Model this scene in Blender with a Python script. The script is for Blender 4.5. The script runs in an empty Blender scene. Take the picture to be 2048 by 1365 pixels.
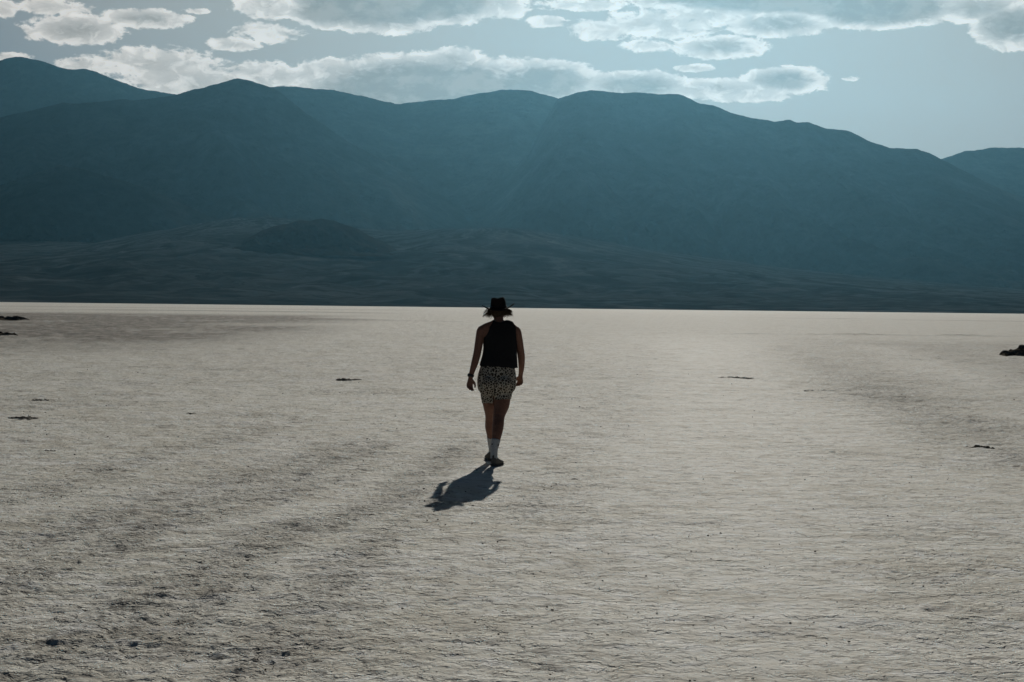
import bpy, bmesh, math, random
import numpy as np
from mathutils import Vector, Matrix

random.seed(7)
RAD = math.radians
sc = bpy.context.scene
col = sc.collection

# ------------------------------------------------------------------ camera
EYE = 1.67
FPX = 70.0 / 36.0 * 2048.0                 # focal length in photograph pixels
PITCH, ROLL = RAD(0.971), RAD(0.657)
cam_d = bpy.data.cameras.new('camera')
cam_d.lens = 70.0
cam_d.sensor_width = 36.0
cam_d.clip_start = 0.1
cam_d.clip_end = 90000.0
cam = bpy.data.objects.new('camera', cam_d)
col.objects.link(cam)
CR = Matrix.Rotation(RAD(90) - PITCH, 3, 'X') @ Matrix.Rotation(ROLL, 3, 'Z')
cam.matrix_world = Matrix.Translation((0, 0, EYE)) @ CR.to_4x4()
sc.camera = cam

# ------------------------------------------------------------------ light
SUN_EL, SUN_AZ = RAD(20.2), RAD(5.0)       # azimuth measured to the right of +Y
sun_dir = Vector((math.sin(SUN_AZ) * math.cos(SUN_EL), math.cos(SUN_AZ) * math.cos(SUN_EL), math.sin(SUN_EL)))
sun_d = bpy.data.lights.new('sun', 'SUN')
sun_d.energy = 5.0
sun_d.angle = RAD(0.5)
sun_d.color = (1.0, 0.953, 0.86)
sun = bpy.data.objects.new('sun', sun_d)
col.objects.link(sun)
sun.rotation_euler = sun_dir.to_track_quat('Z', 'Y').to_euler()

sc.view_settings.view_transform = 'Standard'
sc.view_settings.look = 'None'
sc.view_settings.exposure = -0.78
sc.view_settings.gamma = 1.0
sc.view_settings.use_curve_mapping = False
sc.render.engine = 'CYCLES'
sc.cycles.max_bounces = 6
sc.cycles.volume_bounces = 1
sc.cycles.use_denoising = True

# ------------------------------------------------------------------ pixel / world helpers
def ray(px, py):
    v = CR @ Vector(((px - 1024.0) / FPX, -(py - 682.5) / FPX, -1.0))
    return v

def ground_at(px, py):
    v = ray(px, py)
    t = -EYE / v.z
    return Vector((v.x * t, v.y * t, 0.0))

def at_depth(px, py, Y):
    v = ray(px, py)
    t = Y / v.y
    return Vector((v.x * t, Y, EYE + v.z * t))

# ------------------------------------------------------------------ node helpers
def new_mat(name):
    m = bpy.data.materials.new(name)
    m.use_nodes = True
    nt = m.node_tree
    b = nt.nodes['Principled BSDF']
    return m, nt, b

def N(nt, kind, **kw):
    n = nt.nodes.new(kind)
    for k, v in kw.items():
        setattr(n, k, v)
    return n

def mathn(nt, op, a, b=None, c=None, clamp=False):
    n = nt.nodes.new('ShaderNodeMath')
    n.operation = op
    n.use_clamp = clamp
    for i, v in enumerate((a, b, c)):
        if v is None:
            continue
        if isinstance(v, (int, float)):
            n.inputs[i].default_value = v
        else:
            nt.links.new(v, n.inputs[i])
    return n.outputs[0]

def noise(nt, vec, scale, detail=4.0, rough=0.55, dist=0.0):
    n = nt.nodes.new('ShaderNodeTexNoise')
    n.inputs['Scale'].default_value = scale
    n.inputs['Detail'].default_value = detail
    n.inputs['Roughness'].default_value = rough
    n.inputs['Distortion'].default_value = dist
    nt.links.new(vec, n.inputs['Vector'])
    return n.outputs['Fac']

def ramp(nt, fac, stops):
    n = nt.nodes.new('ShaderNodeValToRGB')
    e = n.color_ramp.elements
    while len(e) < len(stops):
        e.new(0.5)
    for i, (p, c) in enumerate(stops):
        e[i].position = p
        e[i].color = (c[0], c[1], c[2], 1.0) if not isinstance(c, (int, float)) else (c, c, c, 1.0)
    nt.links.new(fac, n.inputs['Fac'])
    return n.outputs['Color']

def mixc(nt, fac, a, b, blend='MIX'):
    n = nt.nodes.new('ShaderNodeMix')
    n.data_type = 'RGBA'
    n.blend_type = blend
    for s, v in ((n.inputs[0], fac), (n.inputs[6], a), (n.inputs[7], b)):
        if isinstance(v, (int, float)):
            s.default_value = v
        elif isinstance(v, tuple):
            s.default_value = (v[0], v[1], v[2], 1.0)
        else:
            nt.links.new(v, s)
    return n.outputs[2]

def smooth(nt, v, lo, hi):
    n = nt.nodes.new('ShaderNodeMapRange')
    n.interpolation_type = 'SMOOTHSTEP'
    n.inputs['From Min'].default_value = lo
    n.inputs['From Max'].default_value = hi
    nt.links.new(v, n.inputs['Value'])
    return n.outputs['Result']

def mapping(nt, vec, scale=(1, 1, 1), loc=(0, 0, 0), rot=(0, 0, 0)):
    n = nt.nodes.new('ShaderNodeMapping')
    n.inputs['Scale'].default_value = scale
    n.inputs['Location'].default_value = loc
    n.inputs['Rotation'].default_value = rot
    nt.links.new(vec, n.inputs['Vector'])
    return n.outputs['Vector']

# ------------------------------------------------------------------ sky
SKY_STRENGTH = 0.05
SKY_TINT = (0.20, 0.53, 0.60)
VEIL = (0.62, 0.575, 0.515)
CLOUD_BRIGHT = (1.32, 1.22, 1.13)
CLOUD_CORE = (0.39, 0.35, 0.31)
world = bpy.data.worlds.new('World')
sc.world = world
world.use_nodes = True
world.cycles.sampling_method = 'MANUAL'
world.cycles.sample_map_resolution = 256
nt = world.node_tree
nt.nodes.clear()
w_out = N(nt, 'ShaderNodeOutputWorld')
w_bg = N(nt, 'ShaderNodeBackground')
sky = N(nt, 'ShaderNodeTexSky')
sky.sky_type = 'NISHITA'
sky.sun_disc = False
sky.sun_elevation = SUN_EL
sky.sun_rotation = SUN_AZ
sky.air_density = 0.40
sky.dust_density = 0.1
sky.ozone_density = 2.0
w_bg.inputs['Strength'].default_value = SKY_STRENGTH
sky_col = mixc(nt, 1.0, sky.outputs['Color'], SKY_TINT, 'MULTIPLY')
tc = N(nt, 'ShaderNodeTexCoord')
dirv = tc.outputs['Generated']
# pale aureole of thin veil cloud around the sun
sdot = N(nt, 'ShaderNodeVectorMath', operation='DOT_PRODUCT')
nt.links.new(dirv, sdot.inputs[0])
sdot.inputs[1].default_value = sun_dir
veil = mathn(nt, 'MULTIPLY', smooth(nt, sdot.outputs['Value'], 0.85, 0.975), 0.88)
sky_col = mixc(nt, veil, sky_col, tuple(v / SKY_STRENGTH for v in VEIL))

# clouds: (photo x, photo y, half width, half height, thickness) at their compass bearing and elevation
CLOUDS = [
    (760, -12, 230, 84, 1.5), (540, 10, 85, 38, 0.5), (985, 8, 80, 36, 0.55), (650, 22, 100, 40, 1.0), (900, 0, 110, 58, 1.2),
    (870, 190, 330, 92, 1.45), (905, 128, 75, 40, 0.7), (700, 148, 150, 34, 0.6), (1080, 165, 150, 50, 1.1),
    (310, 132, 150, 40, 0.5), (390, 165, 150, 40, 0.55), (185, 132, 85, 18, 0.5), (530, 152, 110, 30, 0.5),
    (150, 60, 105, 34, 0.62), (290, 38, 90, 22, 0.68), (105, 14, 75, 18, 0.4),
    (535, 64, 78, 24, 0.42), (465, 88, 55, 15, 0.38), (0, 18, 40, 22, 0.45), (25, 116, 50, 11, 0.35),
    (1600, -12, 400, 50, 1.5), (1330, 48, 130, 34, 0.55), (1200, 60, 70, 22, 0.4), (1760, 16, 190, 46, 1.3), (1560, 48, 120, 30, 0.85), (1420, 30, 110, 26, 0.6),
    (1440, 95, 105, 26, 0.72), (1295, 92, 55, 14, 0.38), (1390, 137, 46, 9, 0.42), (1095, 44, 42, 13, 0.4),
    (1570, 160, 100, 30, 0.95), (1440, 178, 190, 24, 0.55), (1270, 172, 130, 36, 1.0), (1500, 194, 90, 13, 0.4),
    (2020, 50, 85, 50, 1.0), (1950, 16, 110, 34, 0.8), (2030, 90, 45, 16, 0.4), (1702, 158, 20, 6, 0.35),
    (370, 35, 18, 6, 0.3), (390, 22, 26, 6, 0.3), (1160, 10, 90, 14, 0.4), (795, 206, 40, 8, 0.3),
]
nvec = mapping(nt, dirv, scale=(1.0, 1.0, 1.9))
n_big = noise(nt, nvec, 26.0, 3.0, 0.5)
n_fine = noise(nt, nvec, 75.0, 8.0, 0.62, 0.25)
n_wisp = noise(nt, nvec, 210.0, 5.0, 0.6)
n_puff = noise(nt, mapping(nt, nvec, loc=(4, 2, 7)), 95.0, 6.0, 0.55, 0.5)
billow = mathn(nt, 'SUBTRACT', 0.30, mathn(nt, 'ABSOLUTE', mathn(nt, 'MULTIPLY', mathn(nt, 'SUBTRACT', n_puff, 0.5), 2.6)))
wob = mathn(nt, 'ADD', mathn(nt, 'MULTIPLY', mathn(nt, 'SUBTRACT', n_big, 0.5), 0.55),
            mathn(nt, 'ADD', mathn(nt, 'MULTIPLY', mathn(nt, 'SUBTRACT', n_fine, 0.5), 1.15),
                  mathn(nt, 'ADD', mathn(nt, 'MULTIPLY', mathn(nt, 'SUBTRACT', n_wisp, 0.5), 0.32), mathn(nt, 'MULTIPLY', billow, 0.55))))
dens = None
for (cx, cy, rx, ry, th) in CLOUDS:
    c = ray(cx, cy).normalized()
    sub = N(nt, 'ShaderNodeVectorMath', operation='SUBTRACT')
    nt.links.new(dirv, sub.inputs[0])
    sub.inputs[1].default_value = c
    mul = N(nt, 'ShaderNodeVectorMath', operation='MULTIPLY')
    nt.links.new(sub.outputs[0], mul.inputs[0])
    mul.inputs[1].default_value = (FPX / (rx * 0.93), 6.0, FPX / (ry * 0.92))
    dot = N(nt, 'ShaderNodeVectorMath', operation='DOT_PRODUCT')
    nt.links.new(mul.outputs[0], dot.inputs[0])
    nt.links.new(mul.outputs[0], dot.inputs[1])
    d = mathn(nt, 'MULTIPLY', mathn(nt, 'SUBTRACT', 1.0, dot.outputs['Value']), th)
    dens = d if dens is None else mathn(nt, 'SMOOTH_MAX', dens, d, 0.12)
# the same broken cloud cover goes on over the rest of the sky
sepd = N(nt, 'ShaderNodeSeparateXYZ')
nt.links.new(dirv, sepd.inputs[0])
plane = N(nt, 'ShaderNodeVectorMath', operation='DIVIDE')
nt.links.new(dirv, plane.inputs[0])
comb = N(nt, 'ShaderNodeCombineXYZ')
zz = mathn(nt, 'ADD', mathn(nt, 'ABSOLUTE', sepd.outputs['Z']), 0.12)
for i in range(3):
    nt.links.new(zz, comb.inputs[i])
nt.links.new(comb.outputs[0], plane.inputs[1])
n_far = noise(nt, plane.outputs[0], 1.1, 3.0, 0.5)
far_d = mathn(nt, 'MULTIPLY', mathn(nt, 'SUBTRACT', n_far, 0.69), 5.0)
ax = mathn(nt, 'ABSOLUTE', mathn(nt, 'ARCTAN2', sepd.outputs['X'], sepd.outputs['Y']))
outside = mathn(nt, 'MAXIMUM', smooth(nt, ax, 0.27, 0.34), smooth(nt, sepd.outputs['Z'], 0.17, 0.22))
cb = tuple(v / SKY_STRENGTH for v in CLOUD_BRIGHT)
cc = tuple(v / SKY_STRENGTH for v in CLOUD_CORE)

def cloud_shade(dens, wob, fine, big):
    field = mathn(nt, 'ADD', dens, wob)
    alpha = mathn(nt, 'MULTIPLY', smooth(nt, field, 0.0, 0.27), smooth(nt, dens, -0.6, -0.15))
    core = smooth(nt, mathn(nt, 'ADD', dens, mathn(nt, 'MULTIPLY', wob, 0.8)), 0.26, 1.0)
    bv = mixc(nt, smooth(nt, fine, 0.35, 0.7), tuple(v * 0.80 for v in cb), tuple(v * 1.05 for v in cb))
    bv = mixc(nt, smooth(nt, big, 0.36, 0.58), mixc(nt, 0.45, bv, cc), bv)
    cv = mixc(nt, smooth(nt, fine, 0.40, 0.62), tuple(v * 0.90 for v in cc), tuple(v * 1.22 for v in cc))
    return mixc(nt, alpha, sky_col, mixc(nt, core, bv, cv))

nt.links.new(cloud_shade(dens, wob, n_fine, n_puff), w_bg.inputs['Color'])
w_bg2 = N(nt, 'ShaderNodeBackground')
w_bg2.inputs['Strength'].default_value = SKY_STRENGTH
n_cheap = noise(nt, plane.outputs[0], 6.0, 2.0, 0.6)
nt.links.new(cloud_shade(far_d, mathn(nt, 'SUBTRACT', n_cheap, 0.5), n_cheap, n_far), w_bg2.inputs['Color'])
w_mix = N(nt, 'ShaderNodeMixShader')
nt.links.new(outside, w_mix.inputs[0])
nt.links.new(w_bg.outputs[0], w_mix.inputs[1])
nt.links.new(w_bg2.outputs[0], w_mix.inputs[2])
nt.links.new(w_mix.outputs[0], w_out.inputs['Surface'])

# ------------------------------------------------------------------ numpy noise
def _hash(ix, iy, seed):
    h = (ix.astype(np.int64) * 374761393 + iy.astype(np.int64) * 668265263 + seed * 974711) & 0xFFFFFFFF
    h = ((h ^ (h >> 13)) * 1274126177) & 0xFFFFFFFF
    h = (h ^ (h >> 16))
    return h

def gnoise(x, y, seed=0):
    """2-D gradient noise, about -0.7..0.7"""
    x0 = np.floor(x); y0 = np.floor(y)
    fx = x - x0; fy = y - y0
    ux = fx * fx * fx * (fx * (fx * 6 - 15) + 10)
    uy = fy * fy * fy * (fy * (fy * 6 - 15) + 10)
    def g(dx, dy):
        h = _hash(x0 + dx, y0 + dy, seed)
        a = (h & 1023) * (2 * math.pi / 1024.0)
        return np.cos(a) * (fx - dx) + np.sin(a) * (fy - dy)
    a = g(0, 0); b = g(1, 0); c = g(0, 1); d = g(1, 1)
    ab = a + (b - a) * ux
    cd = c + (d - c) * ux
    return ab + (cd - ab) * uy

def fbm(x, y, octaves=4, seed=0, gain=0.5, lac=2.03):
    s = 0.0; a = 1.0; t = 0.0
    for o in range(octaves):
        s = s + a * gnoise(x, y, seed + o * 17)
        t += a
        a *= gain; x = x * lac + 11.3; y = y * lac - 7.1
    return s / t

def sstep(v, lo, hi):
    t = np.clip((v - lo) / (hi - lo), 0, 1)
    return t * t * (3 - 2 * t)

def grid_mesh(name, V, nr, nc, wrap=False):
    """V: (nr*nc, 3) array, quads between rows and columns"""
    r = np.arange(nr - 1)[:, None]; c = np.arange(nc - (0 if wrap else 1))[None, :]
    a = r * nc + c
    b = r * nc + (c + 1) % nc
    F = np.stack([a, b, b + nc, a + nc], -1).reshape(-1, 4)
    me = bpy.data.meshes.new(name)
    me.vertices.add(len(V)); me.vertices.foreach_set('co', np.ascontiguousarray(V, dtype=np.float32).ravel())
    me.loops.add(F.size); me.loops.foreach_set('vertex_index', F.astype(np.int32).ravel())
    me.polygons.add(len(F))
    me.polygons.foreach_set('loop_start', np.arange(0, F.size, 4, dtype=np.int32))
    me.polygons.foreach_set('loop_total', np.full(len(F), 4, dtype=np.int32))
    me.polygons.foreach_set('use_smooth', np.ones(len(F), dtype=bool))
    me.update()
    return me

def add_attr(me, name, arr):
    at = me.attributes.new(name, 'FLOAT', 'POINT')
    at.data.foreach_set('value', np.ascontiguousarray(arr, dtype=np.float32).ravel())

def link(name, me, mat, parent=None):
    o = bpy.data.objects.new(name, me)
    if mat is not None:
        me.materials.append(mat)
    col.objects.link(o)
    if parent is not None:
        o.parent = parent
    return o

# ------------------------------------------------------------------ salt flat
FOOT = ground_at(988, 933)
def rough_mask(X, Y):
    """how broken the crust is (0 smooth .. 1 rough), and where it is toned paler or darker"""
    # trampled lanes that run from the lower left towards the walker
    lane = np.zeros_like(X)
    warp = 0.22 * gnoise(X * 0.5, Y * 0.25, 91) + 0.10 * gnoise(X * 1.7, Y * 0.9, 92)
    for (xs, ys, w, s) in LANES:
        xc = np.interp(Y, ys, xs)
        fade = sstep(Y, ys[0] - 0.6, ys[0] + 0.8) * (1 - sstep(Y, ys[-1] - 3.5, ys[-1] + 0.5))
        lane = np.maximum(lane, s * fade * np.exp(-((X + warp - xc) / w) ** 2))
    lane *= 0.8 + 0.35 * sstep(gnoise(X * 0.8, Y * 0.45, 93), -0.35, 0.35)
    patch = sstep(fbm(X * 0.33, Y * 0.22, 3, 5), -0.05, 0.32)
    left = sstep(-X + 0.10 * Y * 0 + 1.2 * gnoise(X * .2, Y * .1, 3), -1.5, 3.5) * (1 - sstep(Y, 22, 40))
    near = 1 - sstep(Y, 9.5, 15)
    rough = 0.16 + 0.28 * patch + 0.66 * lane + 0.20 * left + 0.22 * near * sstep(-X, -1.6, 1.5)
    # smoother, paler tongue right of the walker
    tongue = np.exp(-((X - (0.3 + 0.094 * Y + 0.5 * gnoise(Y * 0.08, X * 0.1, 8))) / (0.75 + 0.044 * Y)) ** 2) * (0.6 + 0.4 * sstep(Y, 10, 22)) * (1 - 0.7 * sstep(Y, 80, 160))
    rough *= 1 - 0.75 * tongue
    pxs, pys, _, _ = lane_pts([(2150, 800), (2040, 778), (1900, 748), (1790, 708), (1720, 688)], 1, 1)
    tongue = np.maximum(tongue, 0.75 * sstep(Y, pys[0] - 4, pys[0] + 2) * (1 - sstep(Y, pys[-1] - 10, pys[-1] + 5)) * np.exp(-((X - np.interp(Y, pys, pxs)) / 1.3) ** 2))
    far_rough = sstep(-X - 4 - 0.06 * Y + 6 * gnoise(X * .05, Y * .02, 44), -4, 12) * sstep(Y, 55, 85) * (1 - sstep(Y, 250, 360))
    far_right = sstep(X - 8 - 0.05 * Y + 5 * gnoise(X * .06, Y * .03, 47), -4, 8) * sstep(Y, 26, 44) * (1 - sstep(Y, 95, 130))
    return np.clip(rough, 0, 1.0), tongue, far_rough, far_right

def lane_pts(pts, w, s):
    g = sorted(((p.y, p.x) for p in (ground_at(*q) for q in pts)))
    return ([x for y, x in g], [y for y, x in g], w, s)

LANES = [
    lane_pts([(-60, 1200), (120, 1136), (245, 1093), (420, 1035), (600, 975), (760, 925)], 0.22, 0.9),
    lane_pts([(20, 1110), (98, 1081), (190, 1054), (300, 1010), (480, 955), (640, 905), (760, 865)], 0.28, 0.8),
    lane_pts([(180, 1112), (312, 1054), (420, 1012), (560, 962), (720, 905), (840, 868)], 0.22, 0.9),
    lane_pts([(120, 1330), (273, 1233), (390, 1163), (488, 1112), (586, 1065), (703, 1030), (820, 965), (900, 915), (960, 870)], 0.30, 1.15),
    lane_pts([(480, 1365), (600, 1240), (700, 1140), (790, 1062), (860, 1005), (910, 950)], 0.24, 0.8),
    lane_pts([(-40, 1010), (150, 960), (400, 890), (620, 835)], 0.4, 0.5),
    lane_pts([(2010, 1365), (1900, 1200), (1780, 1050), (1660, 930), (1570, 850)], 0.45, 0.4),
    lane_pts([(2120, 940), (1900, 850), (1760, 790), (1640, 730), (1560, 690)], 1.1, 0.95),
    lane_pts([(1050, 1060), (1120, 940), (1190, 850), (1260, 770), (1290, 710), (1285, 680)], 0.55, 0.5),
]

def terr(n, k, lo=0.35, hi=0.65):
    v = n * k
    f = np.floor(v)
    return (f + sstep(v - f, lo, hi)) / k

def relief(X, Y, rough, far_rough, far_right):
    d = np.sqrt(X * X + Y * Y)
    z = 0.018 * gnoise(X * 0.31, Y * 0.31, 2) + 0.010 * gnoise(X / 1.15, Y / 1.15, 1)
    mid = 0.3 + rough
    z += mid * (0.045 + 0.03 * sstep(d, 18, 36)) * terr(fbm(X / 0.75, Y / 0.75, 4, 10, 0.55), 7)
    z += mid * 0.026 * terr(fbm(X / 0.26, Y / 0.26, 3, 12, 0.55), 4)
    n3 = gnoise(X / 0.07, Y / 0.07, 13)
    z += mid * 0.0040 * n3
    z += mid * 0.0026 * gnoise(X / 0.036, Y / 0.036, 14)
    # sparse upturned crust lips
    cr = 1 - np.abs(gnoise(X / 0.11 + 0.5 * n3, Y / 0.10, 21)) * 3.0
    gate = sstep(gnoise(X / 0.30, Y / 0.30, 22) + 0.5 * gnoise(X / 2.3, Y / 2.3, 23), 0.16, 0.42)
    z += mid * 0.004 * np.clip(cr, 0, 1) ** 2 * gate
    # coarse salt pinnacles far off
    fr = np.maximum(far_rough, 0.6 * far_right)
    z += fr * (0.10 * gnoise(X / 1.3, Y / 2.2, 31) + 0.08 * gnoise(X / 0.6, Y / 1.1, 32))
    z += 0.05 * sstep(d, 24, 50) * gnoise(X / 0.7, Y / 1.7, 33)
    return z

def build_ground():
    # rings: row spacing grows with distance; columns dense in the valley ahead
    rr = [0.6, 1.2, 2.0, 3.0, 4.0, 5.0, 5.8, 6.5, 7.0]
    d = 7.3
    while d < 9000:
        rr.append(d)
        if d < 50:
            s = 0.0175 * (d / 8.0) ** 1.42
        else:
            s = 0.55 * d * d / (EYE * 1991.0)
        if d > 6000:
            s = max(s, 400)
        d += s
    rr = np.array(rr)
    ang = list(np.arange(-0.285, 0.28501, 0.00074))
    a = 0.285; s = 0.0012
    side = []
    while a < math.pi - 0.02:
        a += s; s *= 1.06
        s = min(s, 0.09)
        side.append(min(a, math.pi - 0.001))
    ang = np.array([-v for v in side[::-1]] + ang + side)
    R, A = np.meshgrid(rr, ang, indexing='ij')
    X = R * np.sin(A); Y = R * np.cos(A)
    rough, tongue, fr, fri = rough_mask(X, Y)
    # the crust is trodden flat under the shoes
    for (fx, fy) in ((FOOT.x + 0.01, FOOT.y + 0.06), (FOOT.x - 0.02, FOOT.y + 0.84)):
        m = np.exp(-(((X - fx) / 0.16) ** 2 + ((Y - fy) / 0.28) ** 2))
        rough = rough * (1 - 0.95 * m)
    Z = relief(X, Y, rough, fr, fri)
    near_f = np.zeros_like(X)
    for (fx, fy) in ((FOOT.x + 0.01, FOOT.y + 0.06), (FOOT.x - 0.02, FOOT.y + 0.84)):
        near_f = np.maximum(near_f, np.exp(-(((X - fx) / 0.3) ** 2 + ((Y - fy) / 0.5) ** 2)))
    Z = Z * (1 - near_f)
    # low crusted ridge and muddy strips across the flat
    strips = np.zeros_like(X)
    for (pa, pb, w, s, sd) in STRIPS:
        p, q = ground_at(*pa), ground_at(*pb)
        tt = np.clip((X - p.x) / (q.x - p.x), -0.2, 1.2)
        yc = p.y + (q.y - p.y) * tt + w * 1.5 * gnoise(X / (w * 9 + 6), X * 0 + sd, sd)
        ww = w * (0.65 + 0.9 * np.abs(gnoise(X / (w * 5 + 3), Y * 0 + 3.3, sd + 5)))
        fade = sstep(tt, -0.02, 0.12) * (1 - sstep(tt, 0.88, 1.02))
        strips = np.maximum(strips, s * fade * np.exp(-((Y - yc) / ww) ** 2))
    Z += 0.10 * np.clip(strips, 0, 1) * sstep(Y, 60, 100)
    V = np.stack([X, Y, Z], -1).reshape(-1, 3)
    me = grid_mesh('ground', V, len(rr), len(ang))
    mud = np.clip(strips + 2.0 * fr * (0.55 + 0.9 * fbm(X / 9, Y / 22, 3, 61)) + 0.40 * fri * (1 - tongue) * (0.5 + fbm(X / 5, Y / 9, 3, 62)), 0, 1)  # mud, plus the shade of far rough crust put into the colour
    mud = np.maximum(mud, 0.42 * np.clip(rough - 0.38, 0, 1))  # also darker where the crust is rough
    add_attr(me, 'mud', mud)  # mud together with the painted shade of rough crust
    add_attr(me, 'rough', np.clip(rough + 0.8 * np.maximum(fr, 0.6 * fri) + 0.45 * sstep(Y, 22, 50) * (1 - tongue), 0, 1.5))
    add_attr(me, 'pale', np.clip(tongue, 0, 1))
    return me

STRIPS = [
    ((-60, 611.5), (860, 621.5), 42, 0.95, 71),
    ((150, 618.5), (820, 627.5), 22, 0.85, 72),
    ((-60, 618), (330, 622), 16, 0.6, 73),
    ((1440, 668), (2120, 674), 1.5, 1.0, 74),
    ((1780, 640.5), (2120, 644.5), 11, 0.95, 75),
    ((1650, 637.5), (1990, 642.5), 5, 0.5, 76),
    ((1250, 633), (1700, 638), 6, 0.25, 77),
    ((300, 632), (960, 645), 6, 0.45, 78),
]

BUMP0, BUMP1 = 0.24, 0.9
salt, nt, bsdf = new_mat('salt_crust')
geo = N(nt, 'ShaderNodeNewGeometry')
pos = geo.outputs['Position']
mud_shade_a = N(nt, 'ShaderNodeAttribute', attribute_name='mud').outputs['Fac']
pale_a = N(nt, 'ShaderNodeAttribute', attribute_name='pale').outputs['Fac']
c1 = noise(nt, pos, 0.55, 5.0, 0.6, 0.3)
c2 = noise(nt, pos, 3.2, 6.0, 0.65)
c3 = noise(nt, pos, 22.0, 5.0, 0.7)
rough_a = N(nt, 'ShaderNodeAttribute', attribute_name='rough').outputs['Fac']
basec = ramp(nt, c1, [(0.30, (0.585, 0.55, 0.455)), (0.48, (0.685, 0.665, 0.585)), (0.68, (0.78, 0.765, 0.735))])
basec = mixc(nt, 0.5, basec, ramp(nt, c2, [(0.30, (0.525, 0.50, 0.415)), (0.52, (0.70, 0.685, 0.615)), (0.72, (0.82, 0.81, 0.785))]))
basec = mixc(nt, mathn(nt, 'MULTIPLY', smooth(nt, c3, 0.60, 0.72), 0.45), basec, (0.33, 0.285, 0.235))
basec = mixc(nt, mathn(nt, 'MULTIPLY', pale_a, 0.7), basec, (0.86, 0.84, 0.775))
# tan stains and whiter salt bloom
st1 = noise(nt, mapping(nt, pos, loc=(5, 1, 3)), 1.5, 5.0, 0.62, 0.4)
st2 = noise(nt, mapping(nt, pos, loc=(9, 6, 2)), 4.6, 5.0, 0.62, 0.4)
basec = mixc(nt, mathn(nt, 'MULTIPLY', smooth(nt, st1, 0.50, 0.62), 0.5), basec, (0.50, 0.455, 0.365))
basec = mixc(nt, mathn(nt, 'MULTIPLY', smooth(nt, st2, 0.52, 0.64), 0.45), basec, (0.47, 0.425, 0.345))
basec = mixc(nt, mathn(nt, 'MULTIPLY', smooth(nt, st2, 0.48, 0.36), 0.55), basec, (0.86, 0.86, 0.85))
# flecks of bared damp mud, mixed with relief shade put into the colour
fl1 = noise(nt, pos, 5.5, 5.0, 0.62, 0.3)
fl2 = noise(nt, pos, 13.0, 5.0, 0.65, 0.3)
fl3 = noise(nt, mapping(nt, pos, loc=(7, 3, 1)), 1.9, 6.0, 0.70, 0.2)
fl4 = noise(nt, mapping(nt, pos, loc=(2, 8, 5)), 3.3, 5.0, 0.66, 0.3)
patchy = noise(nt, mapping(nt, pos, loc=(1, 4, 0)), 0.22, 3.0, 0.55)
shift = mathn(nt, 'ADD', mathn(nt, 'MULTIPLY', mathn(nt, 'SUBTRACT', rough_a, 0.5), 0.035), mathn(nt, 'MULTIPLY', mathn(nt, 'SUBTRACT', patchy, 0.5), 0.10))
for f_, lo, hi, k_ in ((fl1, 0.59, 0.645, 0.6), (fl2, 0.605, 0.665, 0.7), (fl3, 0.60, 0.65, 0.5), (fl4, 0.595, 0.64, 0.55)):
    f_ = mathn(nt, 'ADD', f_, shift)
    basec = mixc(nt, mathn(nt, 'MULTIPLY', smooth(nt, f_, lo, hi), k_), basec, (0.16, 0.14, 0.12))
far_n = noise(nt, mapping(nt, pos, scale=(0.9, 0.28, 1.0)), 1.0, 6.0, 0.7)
mud_shade_c = ramp(nt, far_n, [(0.35, (0.085, 0.075, 0.06)), (0.5, (0.17, 0.15, 0.125)), (0.68, (0.40, 0.37, 0.33))])
basec = mixc(nt, mud_shade_a, basec, mud_shade_c)
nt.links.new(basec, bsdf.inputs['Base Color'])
bsdf.inputs['Roughness'].default_value = 0.85
bsdf.inputs['Specular IOR Level'].default_value = 0.1
def terrace(fac, k, lo=0.3, hi=0.7):
    v = mathn(nt, 'MULTIPLY', fac, k)
    return mathn(nt, 'ADD', mathn(nt, 'FLOOR', v), smooth(nt, mathn(nt, 'FRACT', v), lo, hi))
t1 = terrace(noise(nt, pos, 8.5, 4.0, 0.6, 0.3), 5.0)
t2 = terrace(noise(nt, mapping(nt, pos, loc=(3, 9, 2)), 2.6, 5.0, 0.62, 0.3), 6.0, 0.4, 0.6)
t3 = noise(nt, pos, 34.0, 3.0, 0.6)
bsum = mathn(nt, 'ADD', mathn(nt, 'ADD', mathn(nt, 'MULTIPLY', t1, 0.012), mathn(nt, 'MULTIPLY', t2, 0.026)), mathn(nt, 'MULTIPLY', t3, 0.016))
bump = N(nt, 'ShaderNodeBump')
bump.inputs['Strength'].default_value = 1.0
nt.links.new(mathn(nt, 'ADD', BUMP0, mathn(nt, 'MULTIPLY', rough_a, BUMP1)), bump.inputs['Distance'])
nt.links.new(bsum, bump.inputs['Height'])
nt.links.new(bump.outputs['Normal'], bsdf.inputs['Normal'])

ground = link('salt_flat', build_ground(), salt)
ground['kind'] = 'structure'
ground['label'] = 'pale cracked salt flat reaching to the foot of the mountains'

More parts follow.
